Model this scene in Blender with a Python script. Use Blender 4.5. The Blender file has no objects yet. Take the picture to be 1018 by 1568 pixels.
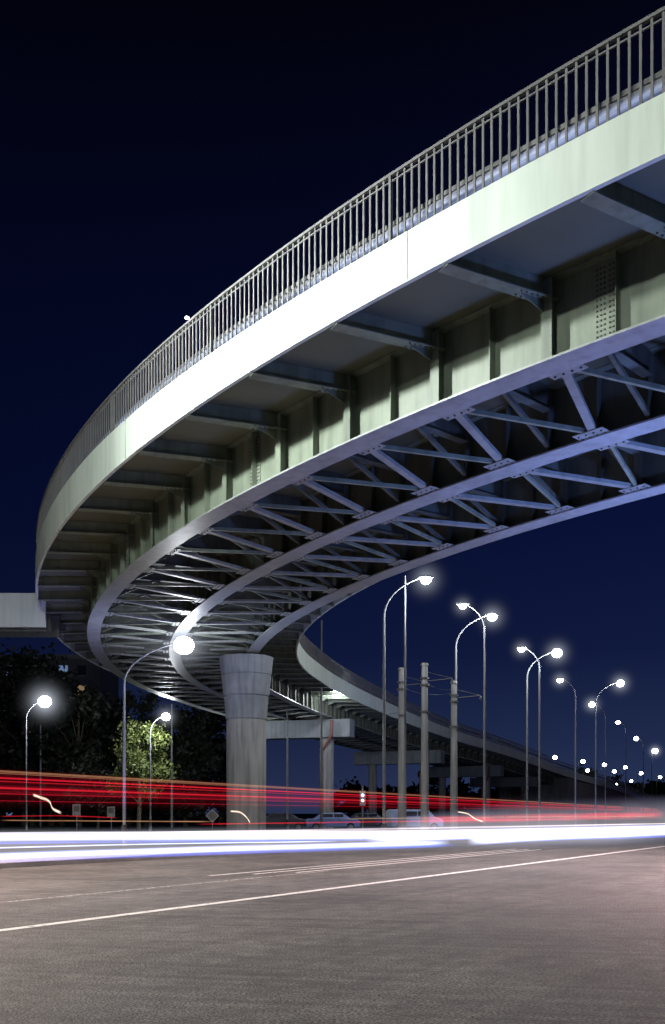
import bpy, math, random, bisect
from mathutils import Vector
random.seed(7)
R=math.radians
scn=bpy.context.scene
F=1485.0; CX=509.0; YH=1245.0; CZ=1.4; H=8.0

# ------------------------------------------------------------------ materials
def newmat(name):
    m=bpy.data.materials.new(name); m.use_nodes=True
    nt=m.node_tree; nt.nodes.clear()
    out=nt.nodes.new('ShaderNodeOutputMaterial')
    return m,nt,out
def paint(name,c1,c2,scale=1.5,rough=0.5,metal=0.0,bump=0.1,bscale=20,spec=0.5,zstretch=1.0,fine=0.15,grime=0):
    m,nt,out=newmat(name)
    N=nt.nodes; L=nt.links
    b=N.new('ShaderNodeBsdfPrincipled'); tc=N.new('ShaderNodeTexCoord'); mp=N.new('ShaderNodeMapping')
    mp.inputs['Scale'].default_value=(1,1,zstretch)
    n1=N.new('ShaderNodeTexNoise'); n1.inputs['Scale'].default_value=scale; n1.inputs['Detail'].default_value=8; n1.inputs['Roughness'].default_value=.65
    cr=N.new('ShaderNodeValToRGB'); cr.color_ramp.elements[0].position=.32; cr.color_ramp.elements[1].position=.68
    cr.color_ramp.elements[0].color=(*c1,1); cr.color_ramp.elements[1].color=(*c2,1)
    n2=N.new('ShaderNodeTexNoise'); n2.inputs['Scale'].default_value=bscale; n2.inputs['Detail'].default_value=5
    bp=N.new('ShaderNodeBump'); bp.inputs['Strength'].default_value=bump; bp.inputs['Distance'].default_value=.02
    mr=N.new('ShaderNodeMapRange'); mr.inputs['To Min'].default_value=max(.05,rough-fine); mr.inputs['To Max'].default_value=min(1,rough+fine)
    L.new(tc.outputs['Object'],mp.inputs[0]); L.new(mp.outputs[0],n1.inputs['Vector']); L.new(tc.outputs['Object'],n2.inputs['Vector'])
    L.new(n1.outputs[0],cr.inputs[0])
    if grime:
        mp3=N.new('ShaderNodeMapping'); mp3.inputs['Scale'].default_value=(4.5,4.5,.35); L.new(tc.outputs['Object'],mp3.inputs[0])
        n3=N.new('ShaderNodeTexNoise'); n3.inputs['Scale'].default_value=1; n3.inputs['Detail'].default_value=6; L.new(mp3.outputs[0],n3.inputs['Vector'])
        g=N.new('ShaderNodeMapRange'); g.inputs['From Min'].default_value=.3;g.inputs['From Max'].default_value=.55;g.inputs['To Min'].default_value=1-grime;g.inputs['To Max'].default_value=1; L.new(n3.outputs[0],g.inputs[0])
        mu=N.new('ShaderNodeMix');mu.data_type='RGBA';mu.blend_type='MULTIPLY';mu.inputs[0].default_value=1;L.new(cr.outputs[0],mu.inputs[6]);L.new(g.outputs[0],mu.inputs[7]);L.new(mu.outputs[2],b.inputs['Base Color'])
    else: L.new(cr.outputs[0],b.inputs['Base Color'])
    L.new(n1.outputs[0],mr.inputs[0]); L.new(mr.outputs[0],b.inputs['Roughness'])
    L.new(n2.outputs[0],bp.inputs['Height']); L.new(bp.outputs[0],b.inputs['Normal'])
    b.inputs['Metallic'].default_value=metal
    b.inputs['Specular IOR Level'].default_value=spec
    L.new(b.outputs[0],out.inputs[0])
    return m
def emis(name,col,s):
    m,nt,out=newmat(name); e=nt.nodes.new('ShaderNodeEmission')
    e.inputs[0].default_value=(*col,1); e.inputs[1].default_value=s
    nt.links.new(e.outputs[0],out.inputs[0]); return m

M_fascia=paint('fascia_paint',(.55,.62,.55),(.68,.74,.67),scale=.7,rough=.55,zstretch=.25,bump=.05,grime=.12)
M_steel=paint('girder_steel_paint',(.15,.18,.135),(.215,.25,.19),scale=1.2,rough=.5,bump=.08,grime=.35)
M_shade=paint('girder_paint_shaded',(.06,.068,.055),(.095,.105,.085),scale=1.0,rough=.6,bump=.08,grime=.3)  # darker copy of the girder paint, under-deck shade put into the colour
M_brace=paint('bracing_paint',(.20,.215,.20),(.28,.30,.28),scale=1.5,rough=.42,bump=.08,grime=.25)
M_flange=paint('flange_paint',(.25,.27,.27),(.34,.36,.36),scale=1.0,rough=.36,bump=.05,grime=.25)
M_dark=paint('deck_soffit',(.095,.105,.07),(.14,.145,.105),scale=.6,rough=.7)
M_rail=paint('railing_paint',(.13,.13,.135),(.19,.185,.18),scale=3,rough=.45)
M_barr=paint('barrier_zinc',(.12,.12,.12),(.18,.18,.175),scale=3,rough=.5)
M_bolt=paint('bolt_steel',(.05,.05,.05),(.09,.09,.08),scale=5,rough=.5)
M_conc=paint('concrete',(.19,.19,.185),(.31,.31,.30),scale=.9,rough=.85,bump=.4,bscale=14,zstretch=.35,grime=.4)
M_cap=paint('pier_cap_concrete',(.15,.17,.19),(.24,.26,.28),scale=.8,rough=.8,bump=.25,bscale=10,grime=.3)
M_rust=paint('red_brown_pipe',(.13,.045,.035),(.20,.08,.06),scale=2,rough=.6)
M_pole=paint('galvanised_pole',(.12,.13,.14),(.19,.19,.20),scale=2,rough=.5,metal=.3)
M_lamp=emis('lamp_glass',(.93,.96,1.0),30)
M_housing=paint('lamp_housing',(.2,.2,.2),(.3,.3,.3),rough=.5)
M_glass=paint('dark_glass',(.02,.02,.025),(.03,.03,.04),rough=.1,bump=0)
M_tyre=paint('tyre',(.02,.02,.02),(.03,.03,.03),rough=.9)
M_bark=paint('bark',(.06,.045,.03),(.11,.085,.06),scale=6,rough=.9,bump=.6)
M_kerb=paint('kerb_concrete',(.16,.16,.15),(.24,.23,.22),scale=2,rough=.9,bump=.4)
M_verge=paint('verge_grass',(.025,.035,.015),(.05,.06,.03),scale=3,rough=.95,bump=1,bscale=30)
M_bldg=paint('facade',(.10,.10,.11),(.14,.14,.15),scale=.4,rough=.9)
M_winlit=emis('window_lit',(.35,.55,1.0),.3)
M_winlit2=emis('window_lit_warm',(1.0,.7,.4),.2)

def foliage(name,c1,c2):
    m,nt,out=newmat(name);N=nt.nodes;L=nt.links
    b=N.new('ShaderNodeBsdfPrincipled'); tc=N.new('ShaderNodeTexCoord'); n=N.new('ShaderNodeTexNoise'); n.inputs['Scale'].default_value=1.3; n.inputs['Detail'].default_value=6
    cr=N.new('ShaderNodeValToRGB'); cr.color_ramp.elements[0].position=.35; cr.color_ramp.elements[1].position=.65
    cr.color_ramp.elements[0].color=(*c1,1); cr.color_ramp.elements[1].color=(*c2,1)
    L.new(tc.outputs['Object'],n.inputs['Vector']);L.new(n.outputs[0],cr.inputs[0]);L.new(cr.outputs[0],b.inputs['Base Color'])
    b.inputs['Roughness'].default_value=.6
    t=N.new('ShaderNodeBsdfTranslucent'); L.new(cr.outputs[0],t.inputs[0]); mx=N.new('ShaderNodeMixShader'); mx.inputs[0].default_value=.35
    L.new(b.outputs[0],mx.inputs[1]);L.new(t.outputs[0],mx.inputs[2]);L.new(mx.outputs[0],out.inputs[0]); return m
M_leaf=foliage('leaves',(.06,.085,.02),(.13,.155,.04))
M_leafd=foliage('leaves_dark',(.014,.019,.013),(.033,.039,.023))

def asphalt():
    m,nt,out=newmat('asphalt');N=nt.nodes;L=nt.links
    b=N.new('ShaderNodeBsdfPrincipled'); tc=N.new('ShaderNodeTexCoord')
    big=N.new('ShaderNodeTexNoise'); big.inputs['Scale'].default_value=.35; big.inputs['Detail'].default_value=7; big.inputs['Roughness'].default_value=.6
    mp2=N.new('ShaderNodeMapping'); mp2.vector_type='TEXTURE'; mp2.inputs['Rotation'].default_value=(0,0,R(58.5)); mp2.inputs['Scale'].default_value=(16,.45,1)
    st=N.new('ShaderNodeTexNoise'); st.inputs['Scale'].default_value=1.0; st.inputs['Detail'].default_value=6; st.inputs['Roughness'].default_value=.6
    mp4=N.new('ShaderNodeMapping'); mp4.vector_type='TEXTURE'; mp4.inputs['Rotation'].default_value=(0,0,R(-12)); mp4.inputs['Scale'].default_value=(7,.16,1)
    st2=N.new('ShaderNodeTexNoise'); st2.inputs['Scale'].default_value=1.0; st2.inputs['Detail'].default_value=4
    L.new(tc.outputs['Object'],mp4.inputs[0]);L.new(mp4.outputs[0],st2.inputs['Vector'])
    vor=N.new('ShaderNodeTexVoronoi'); vor.inputs['Scale'].default_value=55
    fn=N.new('ShaderNodeTexNoise'); fn.inputs['Scale'].default_value=40; fn.inputs['Detail'].default_value=2; fn.inputs['Roughness'].default_value=.6
    md=N.new('ShaderNodeTexNoise'); md.inputs['Scale'].default_value=3; md.inputs['Detail'].default_value=7; md.inputs['Roughness'].default_value=.75
    cr=N.new('ShaderNodeValToRGB'); cr.color_ramp.elements[0].position=.41; cr.color_ramp.elements[1].position=.59
    cr.color_ramp.elements[0].color=(.032,.031,.030,1); cr.color_ramp.elements[1].color=(.110,.106,.100,1)
    for q in (big,vor,fn,md): L.new(tc.outputs['Object'],q.inputs['Vector'])
    L.new(tc.outputs['Object'],mp2.inputs[0]);L.new(mp2.outputs[0],st.inputs['Vector'])
    a=N.new('ShaderNodeMath');a.operation='ADD';L.new(big.outputs[0],a.inputs[0]);L.new(st.outputs[0],a.inputs[1])
    a3=N.new('ShaderNodeMath');a3.operation='MULTIPLY_ADD';a3.inputs[1].default_value=.6;L.new(st2.outputs[0],a3.inputs[0]);L.new(a.outputs[0],a3.inputs[2])
    a2=N.new('ShaderNodeMath');a2.operation='MULTIPLY';a2.inputs[1].default_value=.385;L.new(a3.outputs[0],a2.inputs[0]);L.new(a2.outputs[0],cr.inputs[0])
    sp=N.new('ShaderNodeMapRange'); sp.inputs['From Min'].default_value=.36; sp.inputs['From Max'].default_value=.66; sp.inputs['To Min'].default_value=.15; sp.inputs['To Max'].default_value=2.3
    L.new(fn.outputs[0],sp.inputs[0])
    sp2=N.new('ShaderNodeMapRange'); sp2.inputs['From Min'].default_value=.35; sp2.inputs['From Max'].default_value=.65; sp2.inputs['To Min'].default_value=.6; sp2.inputs['To Max'].default_value=1.35
    L.new(md.outputs[0],sp2.inputs[0])
    s3=N.new('ShaderNodeMath');s3.operation='MULTIPLY';L.new(sp.outputs[0],s3.inputs[0]);L.new(sp2.outputs[0],s3.inputs[1])
    mul=N.new('ShaderNodeMix'); mul.data_type='RGBA'; mul.blend_type='MULTIPLY'; mul.inputs[0].default_value=1
    L.new(cr.outputs[0],mul.inputs[6]);L.new(s3.outputs[0],mul.inputs[7]);L.new(mul.outputs[2],b.inputs['Base Color'])
    bp=N.new('ShaderNodeBump'); bp.inputs['Strength'].default_value=.9; bp.inputs['Distance'].default_value=.013
    ad=N.new('ShaderNodeMath');ad.operation='ADD';L.new(vor.outputs['Distance'],ad.inputs[0]);L.new(fn.outputs[0],ad.inputs[1])
    L.new(ad.outputs[0],bp.inputs['Height']);L.new(bp.outputs[0],b.inputs['Normal'])
    rr=N.new('ShaderNodeMapRange'); rr.inputs['To Min'].default_value=.5; rr.inputs['To Max'].default_value=.9; L.new(st.outputs[0],rr.inputs[0]);L.new(rr.outputs[0],b.inputs['Roughness'])
    b.inputs['Specular IOR Level'].default_value=.4
    L.new(b.outputs[0],out.inputs[0]); return m
M_asph=asphalt()
def linepaint(name='road_paint_worn',lo=.33,hi=.47,c=.7):
    m,nt,out=newmat(name);N=nt.nodes;L=nt.links
    b=N.new('ShaderNodeBsdfPrincipled'); tr=N.new('ShaderNodeBsdfTransparent'); mx=N.new('ShaderNodeMixShader')
    tc=N.new('ShaderNodeTexCoord'); n=N.new('ShaderNodeTexNoise'); n.inputs['Scale'].default_value=9; n.inputs['Detail'].default_value=8;n.inputs['Roughness'].default_value=.75
    cr=N.new('ShaderNodeValToRGB'); cr.color_ramp.elements[0].position=lo; cr.color_ramp.elements[1].position=hi
    L.new(tc.outputs['Object'],n.inputs['Vector']);L.new(n.outputs[0],cr.inputs[0]);L.new(cr.outputs[0],mx.inputs[0])
    b.inputs['Base Color'].default_value=(c,c,c*.97,1); b.inputs['Roughness'].default_value=.6
    L.new(tr.outputs[0],mx.inputs[1]);L.new(b.outputs[0],mx.inputs[2]);L.new(mx.outputs[0],out.inputs[0]);return m
M_line=linepaint(); M_line2=linepaint('road_paint_faded',.38,.6,.45)

# ------------------------------------------------------------------ mesh builder
class MB:
    def __init__(s): s.v=[];s.f=[];s.m=[];s.mats=[]
    def mi(s,mat):
        if mat not in s.mats: s.mats.append(mat)
        return s.mats.index(mat)
    def box(s,c,ax,ay,az,mat):
        c=Vector(c);ax=Vector(ax);ay=Vector(ay);az=Vector(az);b=len(s.v)
        for k in(-1,1):
            for j in(-1,1):
                for i in(-1,1): s.v.append(c+ax*i+ay*j+az*k)
        i=s.mi(mat)
        for q in((0,2,3,1),(4,5,7,6),(0,1,5,4),(2,6,7,3),(0,4,6,2),(1,3,7,5)):
            s.f.append(tuple(b+t for t in q)); s.m.append(i)
    def beam(s,p,q,w,h,mat,up=Vector((0,0,1))):
        p=Vector(p);q=Vector(q);d=q-p
        if d.length<1e-4:return
        side=d.cross(up)
        if side.length<1e-4: side=Vector((1,0,0))
        side.normalize(); u=side.cross(d).normalized()
        s.box((p+q)/2,d/2,side*w/2,u*h/2,mat)
    def tube(s,pts,rad,n,mat,cap=True):
        pts=[Vector(p) for p in pts]; b0=len(s.v);i=s.mi(mat)
        for k,p in enumerate(pts):
            d=(pts[min(k+1,len(pts)-1)]-pts[max(k-1,0)]).normalized()
            a=d.cross(Vector((0,1,0.01)));a.normalize();c=d.cross(a)
            r=rad[k] if isinstance(rad,(list,tuple)) else rad
            for j in range(n):
                t=2*math.pi*j/n; s.v.append(p+a*math.cos(t)*r+c*math.sin(t)*r)
        for k in range(len(pts)-1):
            for j in range(n):
                s.f.append((b0+k*n+j,b0+k*n+(j+1)%n,b0+(k+1)*n+(j+1)%n,b0+(k+1)*n+j));s.m.append(i)
        if cap:
            s.f.append(tuple(b0+j for j in range(n)));s.m.append(i)
            e=b0+(len(pts)-1)*n; s.f.append(tuple(e+j for j in reversed(range(n))));s.m.append(i)
    def sweep(s,rings,mat):
        b=len(s.v);i=s.mi(mat);n=len(rings[0])
        for r in rings: s.v.extend(r)
        for k in range(len(rings)-1):
            for j in range(n):
                s.f.append((b+k*n+j,b+(k+1)*n+j,b+(k+1)*n+(j+1)%n,b+k*n+(j+1)%n));s.m.append(i)
        s.f.append(tuple(b+j for j in range(n)));s.m.append(i)
        e=b+(len(rings)-1)*n; s.f.append(tuple(e+j for j in reversed(range(n))));s.m.append(i)
    def ellip(s,c,r,mat,nu=12,nv=8):
        b=len(s.v);i=s.mi(mat);c=Vector(c)
        for a in range(nv+1):
            ph=math.pi*a/nv
            for j in range(nu):
                t=2*math.pi*j/nu; s.v.append(c+Vector((r[0]*math.sin(ph)*math.cos(t),r[1]*math.sin(ph)*math.sin(t),r[2]*math.cos(ph))))
        for a in range(nv):
            for j in range(nu):
                s.f.append((b+a*nu+j,b+(a+1)*nu+j,b+(a+1)*nu+(j+1)%nu,b+a*nu+(j+1)%nu));s.m.append(i)
    def obj(s,name,parent=None,smooth=False,bevel=0):
        me=bpy.data.meshes.new(name); me.from_pydata([tuple(v) for v in s.v],[],s.f)
        for m in s.mats: me.materials.append(m)
        me.polygons.foreach_set('material_index',s.m)
        if smooth: me.polygons.foreach_set('use_smooth',[True]*len(me.polygons))
        me.update(); o=bpy.data.objects.new(name,me); scn.collection.objects.link(o)
        if parent: o.parent=parent
        if bevel:
            bm=o.modifiers.new('bevel','BEVEL'); bm.width=bevel; bm.segments=2; bm.limit_method='ANGLE'
        return o
def empty(name):
    o=bpy.data.objects.new(name,None); scn.collection.objects.link(o); return o

# ------------------------------------------------------------------ bridge alignment
C0=Vector((5.396*H,7.07*H)); RG=6.46*H
raw=[]
th=246.0
while th>=168.0-1e-6:
    raw.append((C0.x+RG*math.cos(R(th)),C0.y+RG*math.sin(R(th)),0.0)); th-=0.5
ctrl=[(raw[-16][0],raw[-16][1],0),(raw[-1][0],raw[-1][1],0)]+[(x*H,y*H,d*H) for x,y,d in
      [(-.085,11.44,.03),(1.054,14.32,.10),(2.085,16.36,.17),(4.198,20.57,.39),(6.288,24.39,.57),(9.09,29.39,1.0),(12.0,34.6,1.34)]]
def cr(p0,p1,p2,p3,t):
    d01=math.dist(p0,p1);d12=math.dist(p1,p2);d23=math.dist(p2,p3)
    m1=[((p2[i]-p1[i])/d12*d01/(d01+d12)+(p1[i]-p0[i])/d01*d12/(d01+d12))*d12 for i in range(3)]
    m2=[((p3[i]-p2[i])/d23*d12/(d12+d23)+(p2[i]-p1[i])/d12*d23/(d12+d23))*d12 for i in range(3)]
    h00=2*t**3-3*t*t+1;h10=t**3-2*t*t+t;h01=-2*t**3+3*t*t;h11=t**3-t*t
    return tuple(h00*p1[i]+h10*m1[i]+h01*p2[i]+h11*m2[i] for i in range(3))
for k in range(1,len(ctrl)-2):
    for j in range(1,41): raw.append(cr(ctrl[k-1],ctrl[k],ctrl[k+1],ctrl[k+2],j/40))
cum=[0]
for a,b in zip(raw,raw[1:]): cum.append(cum[-1]+math.dist(a[:2],b[:2]))
SL=cum[-1]
def at(s):
    s=min(max(s,0),SL-1e-4); k=max(0,bisect.bisect_right(cum,s)-1); k=min(k,len(raw)-2)
    t=(s-cum[k])/(cum[k+1]-cum[k]); a=raw[k];b=raw[k+1]
    def tan(i):
        p=raw[max(i-1,0)];q=raw[min(i+1,len(raw)-1)]; v=Vector((q[0]-p[0],q[1]-p[1]));return v.normalized()
    tv=(tan(k)*(1-t)+tan(k+1)*t).normalized()
    p=Vector((a[0]+(b[0]-a[0])*t,a[1]+(b[1]-a[1])*t)); dr=a[2]+(b[2]-a[2])*t
    n=Vector((-tv.y,tv.x))
    return p,tv,n,dr
def P(s,off,z):
    p,tv,n,dr=at(s); q=p+n*off
    zz=z(s) if callable(z) else z
    return Vector((q.x,q.y,zz-dr))
def s_of_theta(t): return (246.0-t)*math.pi/180*RG
ZB=CZ+H; ZW=CZ+1.19*H; ZF0=CZ+1.143*H
SA=s_of_theta(226);SB=s_of_theta(204)
def sm(s):
    t=min(1,max(0,(s-SA)/(SB-SA))); return t*t*(3-2*t)
def ZF1f(d=0): return lambda s: CZ+(1.25+.035*sm(s))*H+d
def ZRf(d=0): return lambda s: CZ+(1.402+.012*sm(s))*H+d
G=[0.47*H,0.0,-0.48*H]; EO=.77*H; EI=-.81*H
def stations(s0,s1,ds=.8):
    n=max(2,int((s1-s0)/ds)+1); return [s0+(s1-s0)*i/(n-1) for i in range(n)]
def sw(mb,s0,s1,o0,o1,z0,z1,mat,ds=.8):
    mb.sweep([[P(s,o0,z0),P(s,o1,z0),P(s,o1,z1),P(s,o0,z1)] for s in stations(s0,s1,ds)],mat)
S_END=SL-0.5
bridge=empty('curved_overpass_bridge')
mb=MB()
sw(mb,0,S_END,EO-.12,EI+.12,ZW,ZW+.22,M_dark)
mb.obj('deck_slab',bridge)
mb=MB()
sw(mb,0,S_END,EO,EO-.09,ZF0,ZF1f(),M_fascia,.6)
sw(mb,0,S_END,EI,EI+.09,ZF0,ZF1f(),M_fascia,.6)
mb.obj('edge_fascia',bridge)
PS=2.66*math.pi/180*RG
mb=MB()
s=1.0
while s<110:
    c=P(s,EO+.001,(ZF0+ZF1f()(s))/2); p,tv,n,dr=at(s)
    mb.box(c,Vector((tv.x,tv.y,0))*.006,Vector((n.x,n.y,0))*.004,(0,0,(ZF1f()(s)-ZF0)/2-.01),M_steel)
    s+=PS*2
mb.obj('fascia_seams',bridge)
mb=MB()
for g in G: sw(mb,0,S_END,g+.012,g-.012,ZB+.04,ZW-.002,M_steel if g==G[0] else M_shade)
sw(mb,0,S_END,G[0]-.013,G[0]-.018,ZB+.045,ZW-.04,M_shade)  # dark sheet on the inner web face, standing in for shade
mb.obj('girder_webs',bridge)
mb=MB()
for g in G:
    sw(mb,0,S_END,g+.29,g-.29,ZB,ZB+.04,M_flange)
    sw(mb,0,S_END,g+.2,g-.2,ZW-.035,ZW-.004,M_steel)
mb.obj('girder_flanges',bridge)
mb=MB(); mbr=MB()
s_n=s_of_theta(225.0)
while s_n-PS>0.5: s_n-=PS
zb=ZB+.04
SK=0.62
while s_n<S_END-3:
    p,tv,n,dr=at(s_n); t3=Vector((tv.x,tv.y,0)); n3=Vector((n.x,n.y,0)); up=Vector((0,0,1))
    far=s_n>150
    for (g,e) in ((G[0],EO-.095),(G[2],EI+.095)):
        sg=1 if e>g else -1
        a=P(s_n,g+sg*.03,0);b=P(s_n+SK,e,0); a.z=b.z=0
        d=(b-a); dn=d.normalized(); sd=Vector((-dn.y,dn.x,0))
        mid=(a+b)/2
        mid.z=(ZF0+ZW)/2-dr
        mb.box(mid,d/2,sd*.008,up*((ZW-ZF0)/2-.003),M_steel)
        m2=mid.copy();m2.z=ZF0-dr-.014
        mb.box(m2,d/2,sd*.14,up*.012,M_steel)
        q0=a+dn*.0;q1=a+dn*.75;q2=a.copy(); q0.z=q1.z=ZF0-.03-dr; q2.z=ZF0-.34-dr
        i=mb.mi(M_steel);bb=len(mb.v)
        for o in(-.008,.008): mb.v+=[q0+sd*o,q1+sd*o,q2+sd*o]
        mb.f+=[(bb,bb+1,bb+2),(bb+5,bb+4,bb+3),(bb,bb+3,bb+4,bb+1),(bb+1,bb+4,bb+5,bb+2),(bb+2,bb+5,bb+3,bb)];mb.m+=[i]*5
        if not far and g==G[0]:
            for k in range(5):
                for o in(-.08,.08):
                    q=a+dn*(.3+k*.12)+sd*o; q.z=ZF0-.035-dr; mb.box(q,(.016,0,0),(0,.016,0),(0,0,.012),M_bolt)
    for gi,g in enumerate(G):
        for sg in (1,-1):
            ms=M_steel if (gi==0 and sg==1) else M_shade  # inner stiffeners get the shade-darkened paint
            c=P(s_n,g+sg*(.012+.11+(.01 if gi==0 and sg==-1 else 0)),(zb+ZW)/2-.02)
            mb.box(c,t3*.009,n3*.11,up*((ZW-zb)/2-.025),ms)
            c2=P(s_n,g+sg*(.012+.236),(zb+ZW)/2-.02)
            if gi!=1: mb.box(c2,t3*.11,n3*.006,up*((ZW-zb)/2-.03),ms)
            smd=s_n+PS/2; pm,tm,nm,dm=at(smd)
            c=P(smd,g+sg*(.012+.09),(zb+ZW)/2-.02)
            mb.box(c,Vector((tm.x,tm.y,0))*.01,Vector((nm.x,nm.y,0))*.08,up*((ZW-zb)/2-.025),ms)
    for a,b in ((G[0],G[1]),(G[1],G[2])):
        pa=P(s_n,a-.26,ZW-.28);pb=P(s_n,b+.25,ZW-.28)
        mb.box((pa+pb)/2,(pb-pa)/2,t3*.008,up*.27,M_shade)
        q=(pa+pb)/2;q.z-=.29
        mb.box(q,(pb-pa)/2,t3*.11,up*.012,M_shade)
        m=(P(s_n,a,ZW-.57)+P(s_n,b,ZW-.57))/2
        if not far:
            mb.beam(P(s_n,a-.2,zb+.12),m,.09,.09,M_shade); mb.beam(P(s_n,b+.2,zb+.12),m,.09,.09,M_shade)
    zl=ZB+.11
    def gusset(s_,g,side):
        p_,t_,n_,d_=at(s_)
        c=P(s_,g+side*.38,ZB+.052)
        mbr.box(c,Vector((t_.x,t_.y,0))*.36,Vector((n_.x,n_.y,0))*.2,up*.008,M_brace)
        if not far:
            for i in range(-3,4,2):
                for j in(-1,1):
                    q=c+Vector((t_.x,t_.y,0))*(i*.09)+Vector((n_.x,n_.y,0))*(j*.08)-up*.02
                    mbr.box(q,(.018,0,0),(0,.018,0),(0,0,.013),M_bolt)
    sh=s_n+PS/2
    gusset(s_n,G[0],-1);gusset(sh,G[1],1);gusset(sh,G[1],-1);gusset(s_n,G[2],1)
    for (ga,gb) in ((G[0],G[1]),(G[2],G[1])):
        sg=1 if gb>ga else -1
        A=P(s_n,ga+sg*.3,zl); B=P(sh,gb-sg*.3,zl); B2=P(s_n-PS/2,gb-sg*.3,zl)
        mbr.beam(A,B,.17,.09,M_brace); mbr.beam(A,B2,.08,.09,M_steel)
    s_n+=PS
mb.obj('brackets_and_stiffeners',bridge)
mbr.obj('lateral_bracing',bridge)
mb=MB()
for tht in (236.6,226.1,215.6,205.1,194.6,184.1):
    sc=s_of_theta(tht); p,tv,n,dr=at(sc); t3=Vector((tv.x,tv.y,0)); n3=Vector((n.x,n.y,0)); up=Vector((0,0,1))
    c=P(sc,G[0]+.024,(zb+ZW)/2)
    mb.box(c,t3*.24,n3*.008,up*.64,M_steel)
    for i in (-.19,-.12,-.05,.05,.12,.19):
        for j in range(14):
            q=c+t3*i+n3*.018+up*(-.58+j*1.16/13)
            mb.box(q,t3*.014,n3*.012,up*.014,M_bolt)
    for i in range(8):
        mb.box(P(sc+(i-3.5)*.1,G[0]+.2,ZB+.05),t3*.02,n3*.02,up*.012,M_bolt)
mb.obj('bolted_splices',bridge)
mb=MB()
for e,sg in ((EO-.06,1),(EI+.06,-1)):
    sw(mb,0,S_END,e+.04,e-.04,ZRf(-.05),ZRf(),M_rail)
    sw(mb,0,S_END,e+.015,e-.015,ZRf(-.15),ZRf(-.125),M_rail)
    s=.2; k=0
    step=.15 if sg==1 else .2
    while s<S_END:
        p,tv,n,dr=at(s); t3=Vector((tv.x,tv.y,0)); n3=Vector((n.x,n.y,0))
        zr=ZRf()(s);zf=ZF1f()(s)
        if k%34==0: mb.box(P(s,e,(zr+.01+zf-.2)/2),t3*.026,n3*.03,(0,0,(zr+.01-zf+.2)/2),M_rail)
        else: mb.box(P(s,e,(zr-.05+zf-.06)/2),t3*.02,n3*.012,(0,0,(zr-.05-zf+.06)/2),M_rail)
        s+=step;k+=1
        if s>150: step=.4
mb.obj('railing',bridge)
mb=MB()
for e in (EO-.55,EI+.55):
    sw(mb,0,S_END,e+.03,e+.005,ZF1f(.52),ZF1f(.60),M_barr)
    sw(mb,0,S_END,e+.0,e-.02,ZF1f(.60),ZF1f(.66),M_barr)
    sw(mb,0,S_END,e+.03,e+.005,ZF1f(.66),ZF1f(.74),M_barr)
    s=.5
    while s<S_END:
        p,tv,n,dr=at(s); t3=Vector((tv.x,tv.y,0)); n3=Vector((n.x,n.y,0))
        mb.box(P(s,e-.08,ZF1f(.25)),t3*.035,n3*.04,(0,0,.45),M_bolt); s+=2.5
mb.obj('crash_barrier',bridge)

def bent(s,wcap=1.33*H,colr=.5,name='bridge_pier'):
    p,tv,n,dr=at(s); t3=Vector((tv.x,tv.y,0)); n3=Vector((n.x,n.y,0)); up=Vector((0,0,1)); zt=ZB-dr-.12
    m=MB(); c=Vector((p.x,p.y,zt-.75))-n3*.04*H
    m.box(c,n3*wcap/2,t3*.75,up*.75,M_cap)
    for g in G:
        q=P(s,g,ZB-.06); m.box(q,t3*.3,n3*.3,up*.055,M_bolt)
    for o in (.3,-.3):
        q=c+n3*wcap*o
        m.tube([Vector((q.x,q.y,-.1)),Vector((q.x,q.y,zt-1.5))],colr,20,M_conc)
    q=c-n3*wcap*.36
    m.tube([q+t3*-.9+up*.6,q+t3*-.95-up*.6,q+n3*.9-t3*.8-up*1.9,Vector((q.x,q.y,.3))+n3*.9-t3*.8],.14,8,M_rust)
    return m.obj(name,bevel=.04)
def s_at_Y(Y,smin=60):
    s=smin
    while s<SL and at(s)[0].y<Y: s+=.3
    return s
for Y in (82,112,133,150): bent(s_at_Y(Y))
def lathe(name,cx,cy,prof,n,mats,parent=None):
    m=MB()
    for (r,z) in prof:
        for j in range(n):
            t=2*math.pi*j/n; m.v.append(Vector((cx+r*math.cos(t),cy+r*math.sin(t),z)))
    for k in range(len(prof)-1):
        i=m.mi(mats(prof[k][1]))
        for j in range(n):
            m.f.append((k*n+j,k*n+(j+1)%n,(k+1)*n+(j+1)%n,(k+1)*n+j));m.m.append(i)
    e=(len(prof)-1)*n; m.f.append(tuple(e+j for j in range(n)));m.m.append(0)
    o=m.obj(name,parent)
    for p in o.data.polygons: p.use_smooth=len(p.vertices)==4
    o.data.set_sharp_from_angle(angle=R(25))
    return o
px,py=-4.36,49.1
prof=[(1.10,-.1),(1.10,.35),(1.0,.36),(1.0,6.08),(.97,6.09),(.97,6.13),(1.03,6.14),(1.12,7.26),(1.09,7.27),(1.09,7.31),(1.15,7.32),(1.26,8.32),(1.23,8.33),(1.23,8.37),(1.27,8.38),(1.36,9.2),(1.36,9.26)]
pier=empty('concrete_bridge_pier')
lathe('column',px,py,prof,48,lambda z:M_conc if z<6.1 else M_cap,pier)
m=MB()
sP=s_of_theta(math.degrees(math.atan2(py-C0.y,px-C0.x))%360)
p,tv,n,dr=at(sP); t3=Vector((tv.x,tv.y,0)); n3=Vector((n.x,n.y,0))
for o in(-.55,.55): m.box((px+n3.x*o,py+n3.y*o,9.33),t3*.35,n3*.3,(0,0,.068),M_bolt)
pa=P(sP,G[0]-.03,ZB+.75);pb=P(sP,G[2],ZB+.75)
for o in(-.7,.7): m.box((pa+pb)/2+t3*o,(pb-pa)/2,t3*.03,(0,0,.69),M_shade)
m.obj('bearings_and_crosshead',pier)
s0=s_at_Y(165)
m=MB()
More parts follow.
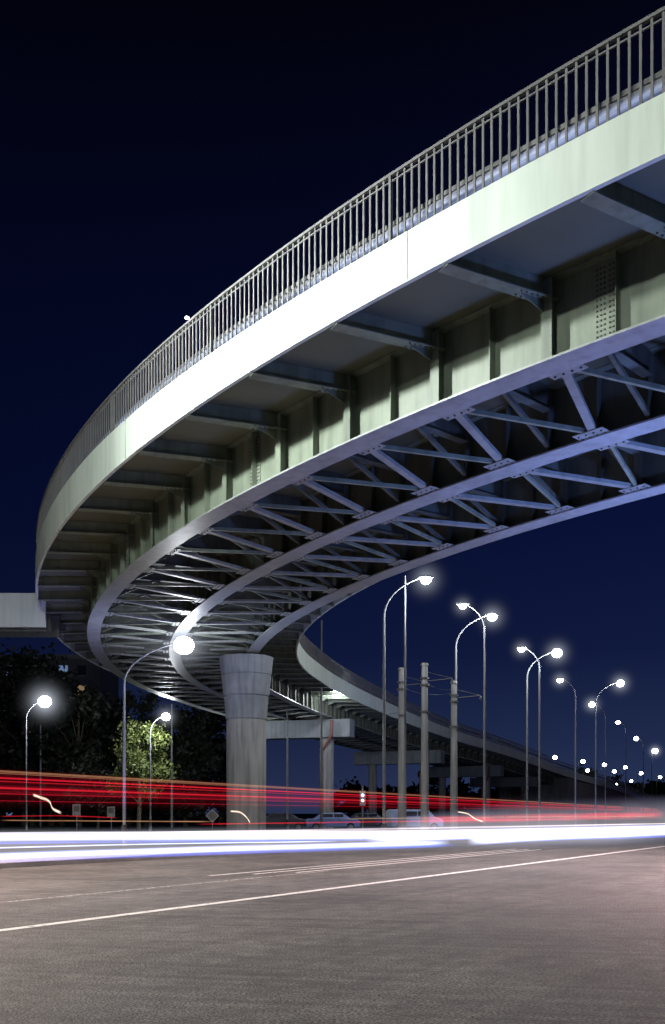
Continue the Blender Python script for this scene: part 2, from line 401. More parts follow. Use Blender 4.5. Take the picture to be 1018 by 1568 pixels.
m.sweep([[P(s,EO-.4,-.2+at(s)[3]),P(s,EI+.4,-.2+at(s)[3]),P(s,EI+.4,max(.3+at(s)[3],ZW-.05)),P(s,EO-.4,max(.3+at(s)[3],ZW-.05))] for s in stations(s0,S_END-4,2)],M_conc)
m.obj('abutment_retaining_wall')

# side viaduct joining from the left
sv=empty('side_viaduct'); m=MB()
ya,yb=5.45*H,5.45*H+3.2; zt=CZ+1.235*H; zb2=CZ+1.045*H
x0,x1=-60.,-12.9
m.box(((x0+x1)/2,ya,(zt+zb2)/2+.0),((x1-x0)/2,0,0),(0,.08,0),(0,0,(zt-zb2)/2),M_fascia)
m.box(((x0+x1)/2,yb,(zt+zb2)/2+.2),((x1-x0)/2,0,0),(0,.08,0),(0,0,(zt-zb2)/2-.2),M_shade)
m.box(((x0+x1)/2,(ya+yb)/2,zt-.3),((x1-x0)/2-.01,0,0),(0,(yb-ya)/2-.1,0),(0,0,.15),M_dark)
m.obj('deck',sv); m=MB()
for yy in (ya+.9,yb-.8):
    m.box(((x0+x1)/2,yy,zb2+.5),((x1-x0)/2-.02,0,0),(0,.12,0),(0,0,.5),M_shade)
x=x0
while x<x1:
    m.box((x,ya+.25,zb2-.05),(.05,0,0),(0,.3,0),(0,0,.045),M_shade); x+=1.4
m.box(((x0+x1)/2,ya-.02,zb2-.16),((x1-x0)/2,0,0),(0,.04,0),(0,0,.03),M_shade)
m.obj('girders',sv)
for xx in (-40,-24):
    m=MB(); m.tube([(xx,ya+1.6,-.1),(xx,ya+1.6,zb2-.01)],.6,24,M_conc); m.obj('column',sv)

# ------------------------------------------------------------------ ground / road
DR=Vector((math.sin(R(31.5)),math.cos(R(31.5)),0)); NR=Vector((-DR.y,DR.x,0))
def Q(p,t,z=0): v=NR*p+DR*t; return Vector((v.x,v.y,z))
def sheet(name,p0,p1,t0,t1,z,mat,parent=None):
    m=MB(); m.mi(mat); m.v=[Q(p0,t0,z),Q(p0,t1,z),Q(p1,t1,z),Q(p1,t0,z)]; m.f=[(0,1,2,3)]; m.m=[0]
    return m.obj(name,parent)
m=MB(); m.mi(M_verge); m.v=[Vector(v) for v in((-1500,-300,-.02),(1500,-300,-.02),(1500,2500,-.02),(-1500,2500,-.02))]; m.f=[(0,1,2,3)]; m.m=[0]; m.obj('ground')
sheet('road',-14,20,-80,900,0,M_asph)
m=MB(); m.beam(Q(20.1,-80,.03),Q(20.1,900,.03),.2,.2,M_kerb); m.obj('kerb')
sheet('pavement',20.2,24,-80,900,.125,M_kerb)
sheet('side_road',30.5,42,-80,900,0,M_asph)
ml=empty('road_markings')
sheet('edge_line',9.33,9.5,-40,400,.004,M_line,ml)
sheet('lane_line',12.3,12.4,-40,20,.004,M_line2,ml)
for i,(pp,t0,t1) in enumerate(((13.6,17,36),(13.1,18,36),(12.6,19,36))): sheet('hatch_%d'%i,pp,pp+.1,t0,t1,.004,M_line,ml)

# ------------------------------------------------------------------ street lamps
def halo_mat():  # glowing volume standing in for lens bloom around a lamp
    m,nt,out=newmat('lamp_bloom_halo');N=nt.nodes;L=nt.links
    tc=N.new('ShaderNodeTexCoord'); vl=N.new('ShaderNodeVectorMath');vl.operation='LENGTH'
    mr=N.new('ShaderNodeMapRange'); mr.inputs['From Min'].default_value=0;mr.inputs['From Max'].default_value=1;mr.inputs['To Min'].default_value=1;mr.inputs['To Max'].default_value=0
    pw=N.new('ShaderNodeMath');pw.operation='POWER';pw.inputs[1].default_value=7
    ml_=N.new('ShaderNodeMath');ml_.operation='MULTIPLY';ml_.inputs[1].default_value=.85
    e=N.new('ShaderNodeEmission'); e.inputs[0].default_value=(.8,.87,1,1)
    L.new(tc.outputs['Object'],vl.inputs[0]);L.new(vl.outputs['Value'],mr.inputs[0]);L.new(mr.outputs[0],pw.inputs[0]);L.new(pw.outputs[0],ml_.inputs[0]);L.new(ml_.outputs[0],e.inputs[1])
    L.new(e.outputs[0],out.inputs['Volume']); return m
M_halo=halo_mat()
def spot(name,loc,target,e,ang,col,parent=None,blend=.6,size=.2):
    l=bpy.data.lights.new(name,'SPOT'); l.energy=e; l.color=col; l.spot_size=R(ang); l.spot_blend=blend; l.shadow_soft_size=size
    o=bpy.data.objects.new(name,l); o.location=loc; d=Vector(target)-Vector(loc); o.rotation_euler=d.to_track_quat('-Z','Y').to_euler(); scn.collection.objects.link(o)
    if parent: o.parent=parent
    return o
def lamp(polex,lampx,lampy,Y,power=0,halo=True,big=.2,color=(.9,.95,1)):
    X0=(polex-CX)/F*Y; X1=(lampx-CX)/F*Y
    Z=CZ+(YH-lampy)/F*Y
    return lampw((X0,Y),(X1,Y-.3),Z,power,halo,big,color)
def lampw(base,head,Z,power=0,halo=True,big=.2,color=(.9,.95,1),down=0,dcol=(1,.8,.7)):
    X0,Y0=base;X1,Y1=head
    m=MB(); dx=X1-X0;dy=Y1-Y0; L_=math.hypot(dx,dy)
    pts=[];rad=[]
    hz=Z-min(1.6,L_*.75+.2)
    for k in range(6): pts.append((X0,Y0,-.1+(hz+.1)*k/5)); rad.append(.085-.035*k/5)
    A_=math.pi/2*.78
    for k in range(1,11):
        a=k/10*A_
        pts.append((X0+dx*.93*(1-math.cos(a))/(1-math.cos(A_)),Y0+dy*.93*(1-math.cos(a))/(1-math.cos(A_)),hz+(Z+.12-hz)*math.sin(a)/math.sin(A_))); rad.append(.046-.018*k/10)
    m.tube(pts,rad,8,M_pole)
    m.tube([(X0,Y0,-.1),(X0,Y0,.9)],[.13,.12],10,M_pole)
    m.ellip((X1,Y1,Z+.12),(.36,.2,.11),M_housing)
    m.ellip((X1,Y1,Z),(big*1.1,big,big*.95),M_lamp,16,10)
    o=m.obj('street_lamp',smooth=True)
    if power:
        l=bpy.data.lights.new('lamp_light','POINT'); l.energy=power; l.color=color; l.shadow_soft_size=.3
        lo=bpy.data.objects.new('lamp_light',l); lo.location=(X1,Y1,Z-big-.3); scn.collection.objects.link(lo); lo.parent=o
    if down: spot('added_road_light',(X1,Y1,Z-big-.25),(X1,Y1,0),down,150,dcol,o,blend=.5,size=.3)  # downward spot added to brighten the road below unseen lamps
    if halo:
        bpy.ops.mesh.primitive_ico_sphere_add(subdivisions=3,radius=1)  # sphere carrying the bloom stand-in
        h=bpy.context.object; h.name='bloom_halo'; h.location=(X1,Y1,Z); r=halo if halo is not True else 1.9
        h.scale=(r,r,r); h.data.materials.append(M_halo); h.parent=o
    return o
lamp(588,651,890,44.4,1100,big=.22)
lamp(698,752,946,52.6,1100,big=.24)
lamp(807,851,1001,64.5,1100,big=.31,halo=2.2)
lamp(912,948,1047,79.5,1100,big=.29,halo=2.2)
lamp(998,1002,1150,165,0,halo=2.8,big=.45)
lamp(742,707,930,50,700,big=.16,halo=1.4)
lamp(826,797,995,63,700,big=.2,halo=1.6)
lamp(881,856,1042,77.5,0,big=.22,halo=1.8)
lamp(927,905,1079,95,0,big=.27,halo=2.2)
lamp(958,945,1106,113,0,big=.24,halo=False)
lamp(985,973,1131,138,0,big=.3,halo=False)
for (a,b,y,Y) in ((838,849,1160,180),(884,892,1166,190),(893,899,1180,230),(920,925,1171,205),(935,940,1181,230),(951,957,1175,220),(976,981,1184,240),(1005,1010,1190,260),(868,872,1187,250),(990,995,1205,300),(940,944,1200,300),(962,966,1196,290)):
    lamp(a,b,y,Y,0,halo=False,big=.38)
lamp(190,283,990,42,450,big=.40,halo=2.5)
lamp(40,70,1075,80,1400,big=.5,halo=3.8)
lamp(230,255,1098,78,2600,big=.32,halo=2.2)
lamp(440,514,1055,75,800,big=.32,halo=2.0)
lamp(490,494,1150,110,0,big=.12,halo=False)
# unseen street lamps outside the frame, placed to light the fascia and road
L0=lampw((-11.0,14.5),(-8.8,16.5),12.6,3600,halo=False,color=(.92,1,.95),down=3500)
spot('added_fascia_beam',(-8.8,16.5,12.1),(-.8,21.0,11.1),9500,95,(.95,1,.97),L0,blend=1,size=.3)  # aimed spot added to concentrate light on the mid fascia
L1=lampw((-10,-2),(-8,0),13.2,1500,halo=False,color=(.93,1,.93),down=1500,dcol=(1,.95,.9))
spot('added_fascia_beam',(-8,0,12.8),(4.5,13.0,11.3),7500,42,(.95,1,.94),L1,blend=1,size=.3)  # aimed spot added to brighten the near fascia
lampw((20,6),(16.5,8),11.0,450,halo=False,color=(1,.85,.7),down=6800,dcol=(1,.86,.78))  # unseen warm lamp added to light the road at right
lampw((16.5,25),(14,26.5),10.0,0,halo=False,down=20000,dcol=(1,.69,.70))  # unseen lamp added for the pinkish brightness of the middle road
lampw((-18,24),(-15.5,25.5),11.0,0,halo=False,down=19000,dcol=(1,.72,.62))  # unseen lamp added to brighten the road at left
spot('added_flange_spot',(-11.0,14.6,5.0),(-4.35,28.7,9.4),4000,7,(.95,.97,1),L0,blend=1)  # unseen narrow spot added for the bright patch on the outer flange

def post(x,ytop,Y,r0,r1,name,mat,fit=None):
    X=(x-CX)/F*Y; Z=CZ+(YH-ytop)/F*Y; m=MB(); m.tube([(X,Y,-.1),(X,Y,Z*.5),(X,Y,Z)],[r0,(r0+r1)/2,r1],14,mat)
    if fit: fit(m,X,Y,Z)
    return m.obj(name,smooth=False,bevel=.01)
def catfit(m,X,Y,Z):
    m.tube([(X,Y,Z),(X,Y,Z+.12)],[.19,.16],14,M_conc)
    for dz in (.6,.95,2.3): m.tube([(X,Y,Z-dz),(X,Y,Z-dz-.08)],[.22,.22],12,M_bolt)
    m.beam((X,Y,Z-.8),(X+1.3,Y-.8,Z-.75),.04,.04,M_bolt); m.beam((X,Y,Z-.3),(X+1.3,Y-.8,Z-.75),.02,.02,M_bolt)
    m.ellip((X+1.3,Y-.8,Z-.9),(.06,.06,.12),M_bolt)
for x,yt,Y in ((615,1026,50),(650,1019,49),(695,1046,52)):
    post(x,yt,Y,.22,.15,'concrete_catenary_pole',M_conc,catfit)
post(62,1110,95,.12,.08,'metal_pole',M_pole); post(263,1078,90,.12,.08,'metal_pole',M_pole); post(492,950,70,.11,.07,'metal_pole',M_pole); post(620,882,44.5,.07,.04,'metal_pole',M_pole)
m=MB()
def wire(a,b,sag):
    pts=[]
    for k in range(13):
        t=k/12; v=Vector(a).lerp(Vector(b),t); v.z-=sag*4*t*(1-t); pts.append(v)
    m.tube(pts,.008,5,M_bolt)
def wp(x,y,Y): return ((x-CX)/F*Y,Y,CZ+(YH-y)/F*Y)
wire(wp(615,1052,50),wp(695,1060,52),.25); wire(wp(650,1045,49),wp(695,1056,52),.15); wire(wp(615,1090,50),wp(400,1090,60),.4)
m.obj('overhead_wires')

# ------------------------------------------------------------------ light trails (long exposure vehicle lights)
def trailmat(name,col,strength,col2=None,stripes=0,soft=2.0,nscale=3,lo=.55):
    m,nt,out=newmat(name);N=nt.nodes;L=nt.links
    uv=N.new('ShaderNodeUVMap'); sx=N.new('ShaderNodeSeparateXYZ'); L.new(uv.outputs[0],sx.inputs[0])
    a=N.new('ShaderNodeMath');a.operation='MULTIPLY_ADD';a.inputs[1].default_value=2;a.inputs[2].default_value=-1;L.new(sx.outputs[1],a.inputs[0])
    b=N.new('ShaderNodeMath');b.operation='MULTIPLY';L.new(a.outputs[0],b.inputs[0]);L.new(a.outputs[0],b.inputs[1])
    c=N.new('ShaderNodeMath');c.operation='SUBTRACT';c.inputs[0].default_value=1;c.use_clamp=True;L.new(b.outputs[0],c.inputs[1])
    pw=N.new('ShaderNodeMath');pw.operation='POWER';pw.inputs[1].default_value=soft;L.new(c.outputs[0],pw.inputs[0])
    e1=N.new('ShaderNodeMapRange');e1.inputs['From Min'].default_value=0;e1.inputs['From Max'].default_value=.06;L.new(sx.outputs[0],e1.inputs[0])
    e2=N.new('ShaderNodeMapRange');e2.inputs['From Min'].default_value=1;e2.inputs['From Max'].default_value=.94;L.new(sx.outputs[0],e2.inputs[0])
    mm=N.new('ShaderNodeMath');mm.operation='MULTIPLY';L.new(e1.outputs[0],mm.inputs[0]);L.new(e2.outputs[0],mm.inputs[1])
    fac=N.new('ShaderNodeMath');fac.operation='MULTIPLY';L.new(pw.outputs[0],fac.inputs[0]);L.new(mm.outputs[0],fac.inputs[1])
    mp=N.new('ShaderNodeMapping'); mp.inputs['Scale'].default_value=(nscale,max(stripes,1.5),1); L.new(uv.outputs[0],mp.inputs[0])
    n=N.new('ShaderNodeTexNoise'); n.inputs['Scale'].default_value=1; n.inputs['Detail'].default_value=4; L.new(mp.outputs[0],n.inputs['Vector'])
    r=N.new('ShaderNodeMapRange'); r.inputs['From Min'].default_value=.42 if stripes else .3; r.inputs['From Max'].default_value=.68 if stripes else .6; r.inputs['To Min'].default_value=.03 if stripes else lo
    L.new(n.outputs[0],r.inputs[0])
    f2=N.new('ShaderNodeMath');f2.operation='MULTIPLY';L.new(fac.outputs[0],f2.inputs[0]);L.new(r.outputs[0],f2.inputs[1])
    f3=N.new('ShaderNodeMath');f3.operation='MULTIPLY';f3.inputs[1].default_value=strength;L.new(f2.outputs[0],f3.inputs[0])
    em=N.new('ShaderNodeEmission'); L.new(f3.outputs[0],em.inputs[1])
    mc=N.new('ShaderNodeMix');mc.data_type='RGBA';mc.inputs[6].default_value=(*(col2 or col),1);mc.inputs[7].default_value=(*col,1);L.new(c.outputs[0],mc.inputs[0]);L.new(mc.outputs[2],em.inputs[0])
    tr=N.new('ShaderNodeBsdfTransparent'); ad=N.new('ShaderNodeAddShader')
    L.new(tr.outputs[0],ad.inputs[0]);L.new(em.outputs[0],ad.inputs[1]);L.new(ad.outputs[0],out.inputs[0])
    return m
def spline(pts,n=24):
    pts=[tuple(p) for p in pts]
    P_=[tuple(2*pts[0][i]-pts[1][i] for i in range(3))]+pts+[tuple(2*pts[-1][i]-pts[-2][i] for i in range(3))]
    o=[]
    for k in range(1,len(P_)-2):
        for j in range(n): o.append(Vector(cr(P_[k-1],P_[k],P_[k+1],P_[k+2],j/n)))
    o.append(Vector(pts[-1])); return o
def ribbon(name,pts,h,mat,parent,raw_pts=False):
    pl=pts if raw_pts else spline(pts); me=bpy.data.meshes.new(name); vs=[];fs=[];us=[]
    N_=len(pl)
    for k,p in enumerate(pl):
        hh=h if not isinstance(h,(list,tuple)) else h[0]+(h[1]-h[0])*k/(N_-1)
        vs+= [(p.x,p.y,p.z-hh/2),(p.x,p.y,p.z+hh/2)]
    for k in range(N_-1): fs.append((2*k,2*k+2,2*k+3,2*k+1)); u0=k/(N_-1);u1=(k+1)/(N_-1); us+=[(u0,0),(u1,0),(u1,1),(u0,1)]
    me.from_pydata(vs,[],fs); l=me.uv_layers.new(name='UVMap')
    for i,u in enumerate(us): l.data[i].uv=u
    me.materials.append(mat); o=bpy.data.objects.new(name,me); scn.collection.objects.link(o); o.parent=parent; return o
def W(x,y,z):
    Y=(CZ-z)*F/(y-YH); return ((x-CX)/F*Y,Y,z)
TW=trailmat('headlight_trail_white',(.93,.95,1),2.3,(.35,.4,1.0),soft=1.1,lo=.5)
TB=trailmat('headlight_trail_bluish',(.70,.8,1),2.0,(.10,.18,1.0),soft=1.1,lo=.5)
TBB=trailmat('headlight_trail_blue',(.10,.2,1),.9,(.05,.1,1.0),soft=1.0,lo=.4)
TY=trailmat('headlight_trail_warm',(1,.88,.85),1.2,(.7,.6,.9),soft=1.2,lo=.2,nscale=6)
TWs=trailmat('headlight_glow',(.95,.88,1),.32,(.5,.5,1.0),soft=2)
TDK=trailmat('deck_headlight_trail',(.55,.66,1),.7,(.35,.45,1.0),soft=1.0,lo=.0,nscale=14)
TR=trailmat('tail_light_trail_red',(1,.02,.04),.75,(.7,.0,.03),soft=1,lo=.1,nscale=5)
TRh=trailmat('tail_light_streaks',(.8,.02,.05),.16,(.5,.0,.05),stripes=16,soft=.8,nscale=2)
TRg=trailmat('tail_light_glow',(.8,.03,.06),.03,(.5,.0,.05),soft=1.2)
TO=trailmat('marker_light_trail_orange',(1,.55,.28),.5,(1,.3,.1),soft=1,lo=.1,nscale=6)
TC=trailmat('turning_headlight_trail',(1,.85,.7),1.7,(1,.5,.2),soft=1,lo=.2,nscale=6)
ht=empty('headlight_light_trails')
ribbon('trail_1',[W(-300,1287,.9),W(0,1282,.9),W(509,1279,.9),W(1018,1271,.9),W(1300,1267,.9)],.21,TW,ht)
ribbon('trail_1b',[W(-300,1279,.95),W(0,1275.5,.95),W(509,1273,.95),W(1018,1267,.95)],.05,TY,ht)
ribbon('trail_1c',[W(-300,1296,.88),W(0,1291,.88),W(509,1286,.88),W(1018,1281,.88)],.05,TBB,ht)
ribbon('trail_2',[W(-300,1327,.7),W(0,1311,.7),W(300,1301,.7),W(520,1295,.7),W(690,1290,.7)],.14,TB,ht)
ribbon('trail_2b',[W(-300,1306,.8),W(0,1298,.8),W(200,1293,.8),W(520,1288,.8)],.03,TB,ht)
ribbon('trail_2c',[W(-300,1335,.7),W(0,1318,.7),W(300,1307,.7),W(520,1300,.7),W(700,1294,.7)],.08,TBB,ht)
ribbon('trail_3',[W(715,1287,.72),W(860,1279,.72),W(1018,1274,.72),W(1200,1268,.72)],.29,TW,ht)
ribbon('trail_3b',[W(720,1291,.72),W(860,1285,.72),W(1018,1281,.72),W(1200,1276,.72)],.06,TBB,ht)
ribbon('trail_4',[W(560,1284,.8),W(780,1275,.8),W(1018,1268,.8),W(1200,1262,.8)],.32,TW,ht)
ribbon('trail_5',[W(235,1275,.95),W(600,1269,.95),W(1018,1261,.95),W(1200,1258,.95)],.07,TY,ht)
ribbon('glow_1',[W(600,1268,1.1),W(800,1264,1.1),W(1018,1257,1.1),W(1300,1253,1.1)],[.5,3.0],TWs,ht)
ribbon('glow_2',[W(-300,1300,.8),W(0,1294,.8),W(500,1286,.8),W(1018,1276,.8)],.7,TWs,ht)
ribbon('deck_trail',[P(s,EO-.30,ZF1f(.33)) for s in stations(s_of_theta(240),s_of_theta(203),.6)],.26,TDK,ht,raw_pts=True)
tt=empty('tail_light_trails')
def redline(x0,y0,x1,y1,z,mat,h):
    Ya=(z-CZ)*F/(YH-y0); Yb=(z-CZ)*F/(YH-y1)
    a=Vector(((x0-CX)/F*Ya,Ya,z)); b=Vector(((x1-CX)/F*Yb,Yb,z))
    ribbon('streak',[a+(a-b)*.3,a,(a+b)/2,b],h,mat,tt)
for (x0,y0,x1,y1,mat,h) in ((0,1180,1000,1238,TO,.03),(0,1184,1000,1238,TO,.02),(0,1196,1010,1240,TR,.04),(0,1206,1015,1241,TR,.025),(0,1215,1018,1242,TR,.03),(0,1226,1018,1242.5,TR,.02),(200,1201,1012,1239,TR,.03),(380,1209,1012,1240,TR,.04),(395,1204,1012,1239,TO,.02),(450,1222,1016,1242,TR,.05)):
    redline(x0,y0,x1,y1,CZ+(YH-y0)/F*26,mat,h)
redline(0,1204,1010,1240,CZ+40/F*27,TRh,1.0)
redline(0,1208,1010,1240,CZ+37/F*29,TRg,1.3)
for (pts,mat,h) in (([(0,1256),(150,1257),(330,1258)],TO,.05),([(0,1250),(90,1249),(180,1252)],TR,.04),([(300,1262),(600,1258),(900,1254)],TR,.06),([(640,1256),(860,1251),(1018,1247)],TR,.3),([(520,1254),(760,1251),(1018,1250)],TO,.04)):
    ribbon('streak_low',[((x-CX)/F*34,34,CZ-(y-YH)/F*34) for x,y in pts],h,mat,tt)
ribbon('turning_trail',[((x-CX)/F*40,40,CZ+(YH-y)/F*40) for x,y in ((50,1217),(62,1221),(76,1228),(80,1237),(94,1245))],.14,TC,tt)
ribbon('turning_trail',[((x-CX)/F*40,40,CZ+(YH-y)/F*40) for x,y in ((352,1242),(368,1244),(377,1251),(383,1260))],.09,TC,tt)
ribbon('turning_trail',[((x-CX)/F*40,40,CZ+(YH-y)/F*40) for x,y in ((700,1243),(716,1246),(728,1254),(740,1258))],.07,TC,tt)
for i,(x,y,tx,ty,e,col) in enumerate(((8.5,13.5,8,18,3600,(.20,.32,1)),(13,20,10,24,8500,(.18,.33,1)),(3,20,2,26,450,(.35,.42,.95)),(-8,38,-9.5,44,1500,(.36,.34,.95)),(-3,38,-5,40,1200,(.25,.36,1)),(20,62,6,95,3600,(.25,.38,1)),(-2,60,-6,64,500,(.4,.45,1)))):
    spot('added_flange_uplight_%d'%i,(x,y,.7),(tx,ty,9.4),e,100,col,ht,blend=.9,size=.5)  # blue spots aimed upward, added to brighten and tint the bridge flanges

# ------------------------------------------------------------------ vehicles / signs
def car(X,Y,ang,col,name='parked_car',van=False):
    W_=1.8
    body=paint(name+'_paint',tuple(c*.9 for c in col),col,rough=.3,bump=0)
    e=empty(name); m=MB()
    if not van: prof=[(-2.1,.35),(-2.15,.75),(-1.9,.95),(-1.3,1.0),(-.75,1.42),(.7,1.45),(1.35,1.0),(1.95,.92),(2.15,.7),(2.1,.35)]
    else: prof=[(-2.1,.35),(-2.15,1.0),(-2.05,1.62),(-1.9,1.7),(.9,1.7),(1.45,1.1),(2.0,.98),(2.15,.7),(2.1,.35)]
    n=len(prof);i=m.mi(body)
    for sy in(-W_/2,W_/2):
        for (x,z) in prof: m.v.append(Vector((x,sy*(.86 if z>1.15 else 1),z)))
    for k in range(n): m.f.append((k,(k+1)%n,n+(k+1)%n,n+k));m.m.append(i)
    m.f.append(tuple(range(n-1,-1,-1)));m.m.append(i);m.f.append(tuple(range(n,2*n)));m.m.append(i)
    m.obj('body',e,bevel=.05)
    m=MB()
    for x in(-1.35,1.35):
        for sy in(-1,1):
            m.tube([(x,sy*(W_/2-.12),.33),(x,sy*(W_/2+.02),.33)],.33,18,M_tyre); m.tube([(x,sy*(W_/2+.02),.33),(x,sy*(W_/2+.03),.33)],.19,12,M_pole)
    for sy in(-1,1):
        for (wx,wl) in ((-.45,.42),(.42,.36)):
            m.box((wx,sy*(W_/2*.93),1.2 if not van else 1.35),(wl,0,0),(0,.04,0),(0,0,.14 if not van else .19),M_glass)
    m.obj('wheels_and_windows',e)
    e.location=(X,Y,.0); e.rotation_euler=(0,0,ang)
car((508-CX)/F*76,76,R(8),(.18,.25,.45))
car((634-CX)/F*76,76,R(12),(.35,.4,.5),van=True,name='parked_van')
car((560-CX)/F*84,84,R(10),(.06,.06,.08))
car((430-CX)/F*76,76,R(5),(.06,.06,.08))
def sign(x,y,Y,kind):
    X=(x-CX)/F*Y;Z=CZ+(YH-y)/F*Y; m=MB(); m.tube([(X,Y+.05,-.05),(X,Y+.05,Z+.15)],.03,8,M_pole)
    white=paint('sign_face',(.16,.16,.18),(.22,.22,.24),rough=.4,bump=0)
    if kind=='d':
        m.box((X,Y,Z),(.17,0,.17),(0,.012,0),(-.17,0,.17),white); m.box((X,Y-.014,Z),(.13,0,.13),(0,.004,0),(-.13,0,.13),M_bolt)
    else:
        m.box((X,Y,Z),(.2,0,0),(0,.012,0),(0,0,.28),white); m.box((X,Y-.014,Z+.06),(.14,0,0),(0,.004,0),(0,0,.14),M_bolt)
    m.obj('traffic_sign',bevel=.01)
sign(325,1249,48,'d'); sign(117,1240,48,'r'); sign(170,1243,50,'r')
X=(555-CX)/F*52; m=MB(); m.tube([(X,52,-.05),(X,52,2.9)],.05,10,M_pole); m.box((X,51.9,2.2),(.15,0,0),(0,.1,0),(0,0,.4),M_housing); m.ellip((X,51.79,2.36),(.09,.04,.09),emis('signal_blue',(.4,.7,1),2.5)); m.ellip((X,51.79,2.08),(.08,.04,.08),emis('signal_white',(.9,1,1),2)); m.obj('traffic_light',bevel=.01)
m=MB(); X=(968-CX)/F*150
m.box((X,150,3.2),(1.6,0,0),(0,.8,0),(0,0,.1),M_pole); m.box((X,150.6,1.7),(1.5,0,0),(0,.03,0),(0,0,1.3),paint('panel',(.4,.45,.5),(.5,.55,.6)))
for dx in(-1.5,1.5): m.tube([(X+dx,149.4,0),(X+dx,149.4,3.1)],.06,8,M_pole)
m.obj('bus_shelter')
sc=s_of_theta(216.5); c=P(sc,EO-.06,ZRf(.0)); m=MB(); m.tube([c,c+Vector((0,0,.06))],.02,8,M_rail); m.ellip(c+Vector((-.05,0,.08)),(.05,.04,.03),M_lamp); m.obj('railing_light')

# ------------------------------------------------------------------ trees
def tree_into(m,X,Y,h,cr_,leafmat,nleaf,ls=.16,crown0=.3,ncl=26):
    rnd=random.Random(int(X*100+Y*7))
    m.tube([(X,Y,-.1),(X+.1,Y,h*.3),(X-.05,Y,h*.6),(X,Y,h*.85)],[h*.022,h*.016,h*.010,h*.004],8,M_bark)
    cl=[]
    for k in range(ncl):
        a=rnd.uniform(0,6.28); zz=rnd.uniform(crown0,1.0); rr=cr_*math.sqrt(max(0.05,1-((zz-.62)/.42)**2))*rnd.uniform(.35,1)
        c=Vector((X+rr*math.cos(a),Y+rr*math.sin(a),h*zz*.97)); cl.append((c,rnd.uniform(.16,.34)*cr_))
        if k%2==0: m.tube([(X,Y,h*max(.22,zz*.6)),((X+c.x)/2,(Y+c.y)/2,h*zz*.82),c],[h*.007,h*.004,h*.0015],5,M_bark,cap=False)
    i=m.mi(leafmat)
    for _ in range(nleaf):
        c,r=cl[rnd.randrange(len(cl))]
        p=c+Vector((rnd.gauss(0,r*.6),rnd.gauss(0,r*.6),rnd.gauss(0,r*.5)))
        u=Vector((rnd.uniform(-1,1),rnd.uniform(-1,1),rnd.uniform(-1,1))).normalized(); w=u.cross(Vector((rnd.uniform(-1,1),rnd.uniform(-1,1),rnd.uniform(-1,1)))).normalized()
        l=ls*rnd.uniform(.6,1.4); b=len(m.v)
        m.v+= [p-u*l,p+w*l*.5,p+u*l,p-w*l*.5]; m.f.append((b,b+1,b+2,b+3)); m.m.append(i)
m=MB(); tree_into(m,(212-CX)/F*81,81,8.8,2.5,M_leaf,12000,ls=.14,crown0=.36); m.obj('deciduous_tree')
m=MB(); tree_into(m,(150-CX)/F*88,88,6.5,2.6,M_leafd,5000,ls=.18,crown0=.25); m.obj('deciduous_tree')
m=MB(); rnd=random.Random(3)
for k in range(18):
    x=-60+k*23+rnd.uniform(-8,8); Y=rnd.uniform(96,112); h=(19 if x<120 else 13.5)*rnd.uniform(.7,1.05)
    tree_into(m,(x-CX)/F*Y,Y,h,h*.3,M_leafd,3000,ls=.34,crown0=.12,ncl=34)
m.obj('background_tree_row')
m=MB()
for k in range(30):
    Y=rnd.uniform(230,330); x=520+k*20; tree_into(m,(x-CX)/F*Y,Y,rnd.uniform(7,12),5,M_leafd,500,ls=.9,crown0=.1)
m.obj('distant_trees')
b=empty('apartment_block'); m=MB()
bx0,bx1=(-60-CX)/F*135,(150-CX)/F*135
m.box(((bx0+bx1)/2,142,11.5),((bx1-bx0)/2,0,0),(0,6,0),(0,0,11.5),M_bldg); m.box(((bx0+bx1)/2,142,23.3),((bx1-bx0)/2+.3,0,0),(0,6.3,0),(0,0,.3),M_conc)
m.obj('walls',b); m=MB()
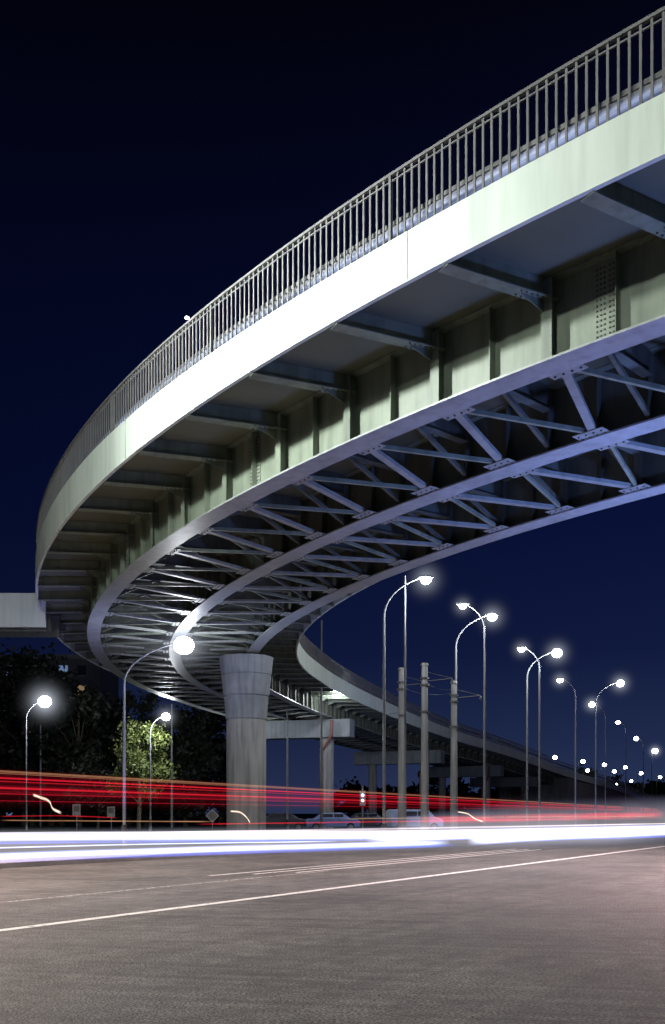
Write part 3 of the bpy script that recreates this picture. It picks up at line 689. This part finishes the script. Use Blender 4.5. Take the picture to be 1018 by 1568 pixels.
for fl in range(8):
    x=bx0+1
    while x<bx1-1:
        lit=rnd.random(); mt=M_winlit if lit<.22 else (M_winlit2 if lit<.25 else M_glass)
        m.box((x,135.97,1.8+fl*2.8),(.6,0,0),(0,.05,0),(0,0,.7),mt); m.box((x,135.9,1.05+fl*2.8),(.72,0,0),(0,.1,0),(0,0,.05),M_conc); x+=2.6
m.obj('windows',b)

# ------------------------------------------------------------------ world
w=bpy.data.worlds.new('World'); scn.world=w; w.use_nodes=True; nt=w.node_tree; N=nt.nodes;L=nt.links
bg=N['Background']; tc=N.new('ShaderNodeTexCoord'); sx=N.new('ShaderNodeSeparateXYZ'); L.new(tc.outputs['Generated'],sx.inputs[0])
rp=N.new('ShaderNodeValToRGB'); L.new(sx.outputs[2],rp.inputs[0]); e=rp.color_ramp.elements
e[0].position=0; e[0].color=(.022,.034,.085,1); e[1].position=.64; e[1].color=(.0009,.0010,.0045,1)
for ps,c in ((.07,(.012,.020,.060)),(.16,(.0046,.0090,.040)),(.28,(.0022,.0052,.031)),(.46,(.0014,.0028,.018))):
    q=e.new(ps); q.color=(*c,1)
mr=N.new('ShaderNodeMapRange'); mr.inputs['From Min'].default_value=-.35;mr.inputs['From Max'].default_value=.35;mr.inputs['To Min'].default_value=.7;mr.inputs['To Max'].default_value=1.2; L.new(sx.outputs[0],mr.inputs[0])
mx=N.new('ShaderNodeMix');mx.data_type='RGBA';mx.blend_type='MULTIPLY';mx.inputs[0].default_value=1;L.new(rp.outputs[0],mx.inputs[6]);L.new(mr.outputs[0],mx.inputs[7]);L.new(mx.outputs[2],bg.inputs[0]); bg.inputs[1].default_value=1.0

# ------------------------------------------------------------------ camera
cd=bpy.data.cameras.new('camera'); co=bpy.data.objects.new('camera',cd); scn.collection.objects.link(co)
co.location=(0,0,CZ); co.rotation_euler=(R(90),0,0); cd.sensor_fit='HORIZONTAL'; cd.sensor_width=24; cd.lens=35.0
cd.shift_y=(YH-784)/1018; cd.clip_end=5000; cd.clip_start=.05
scn.camera=co
scn.view_settings.view_transform='Standard'; scn.view_settings.look='None'; scn.view_settings.exposure=0
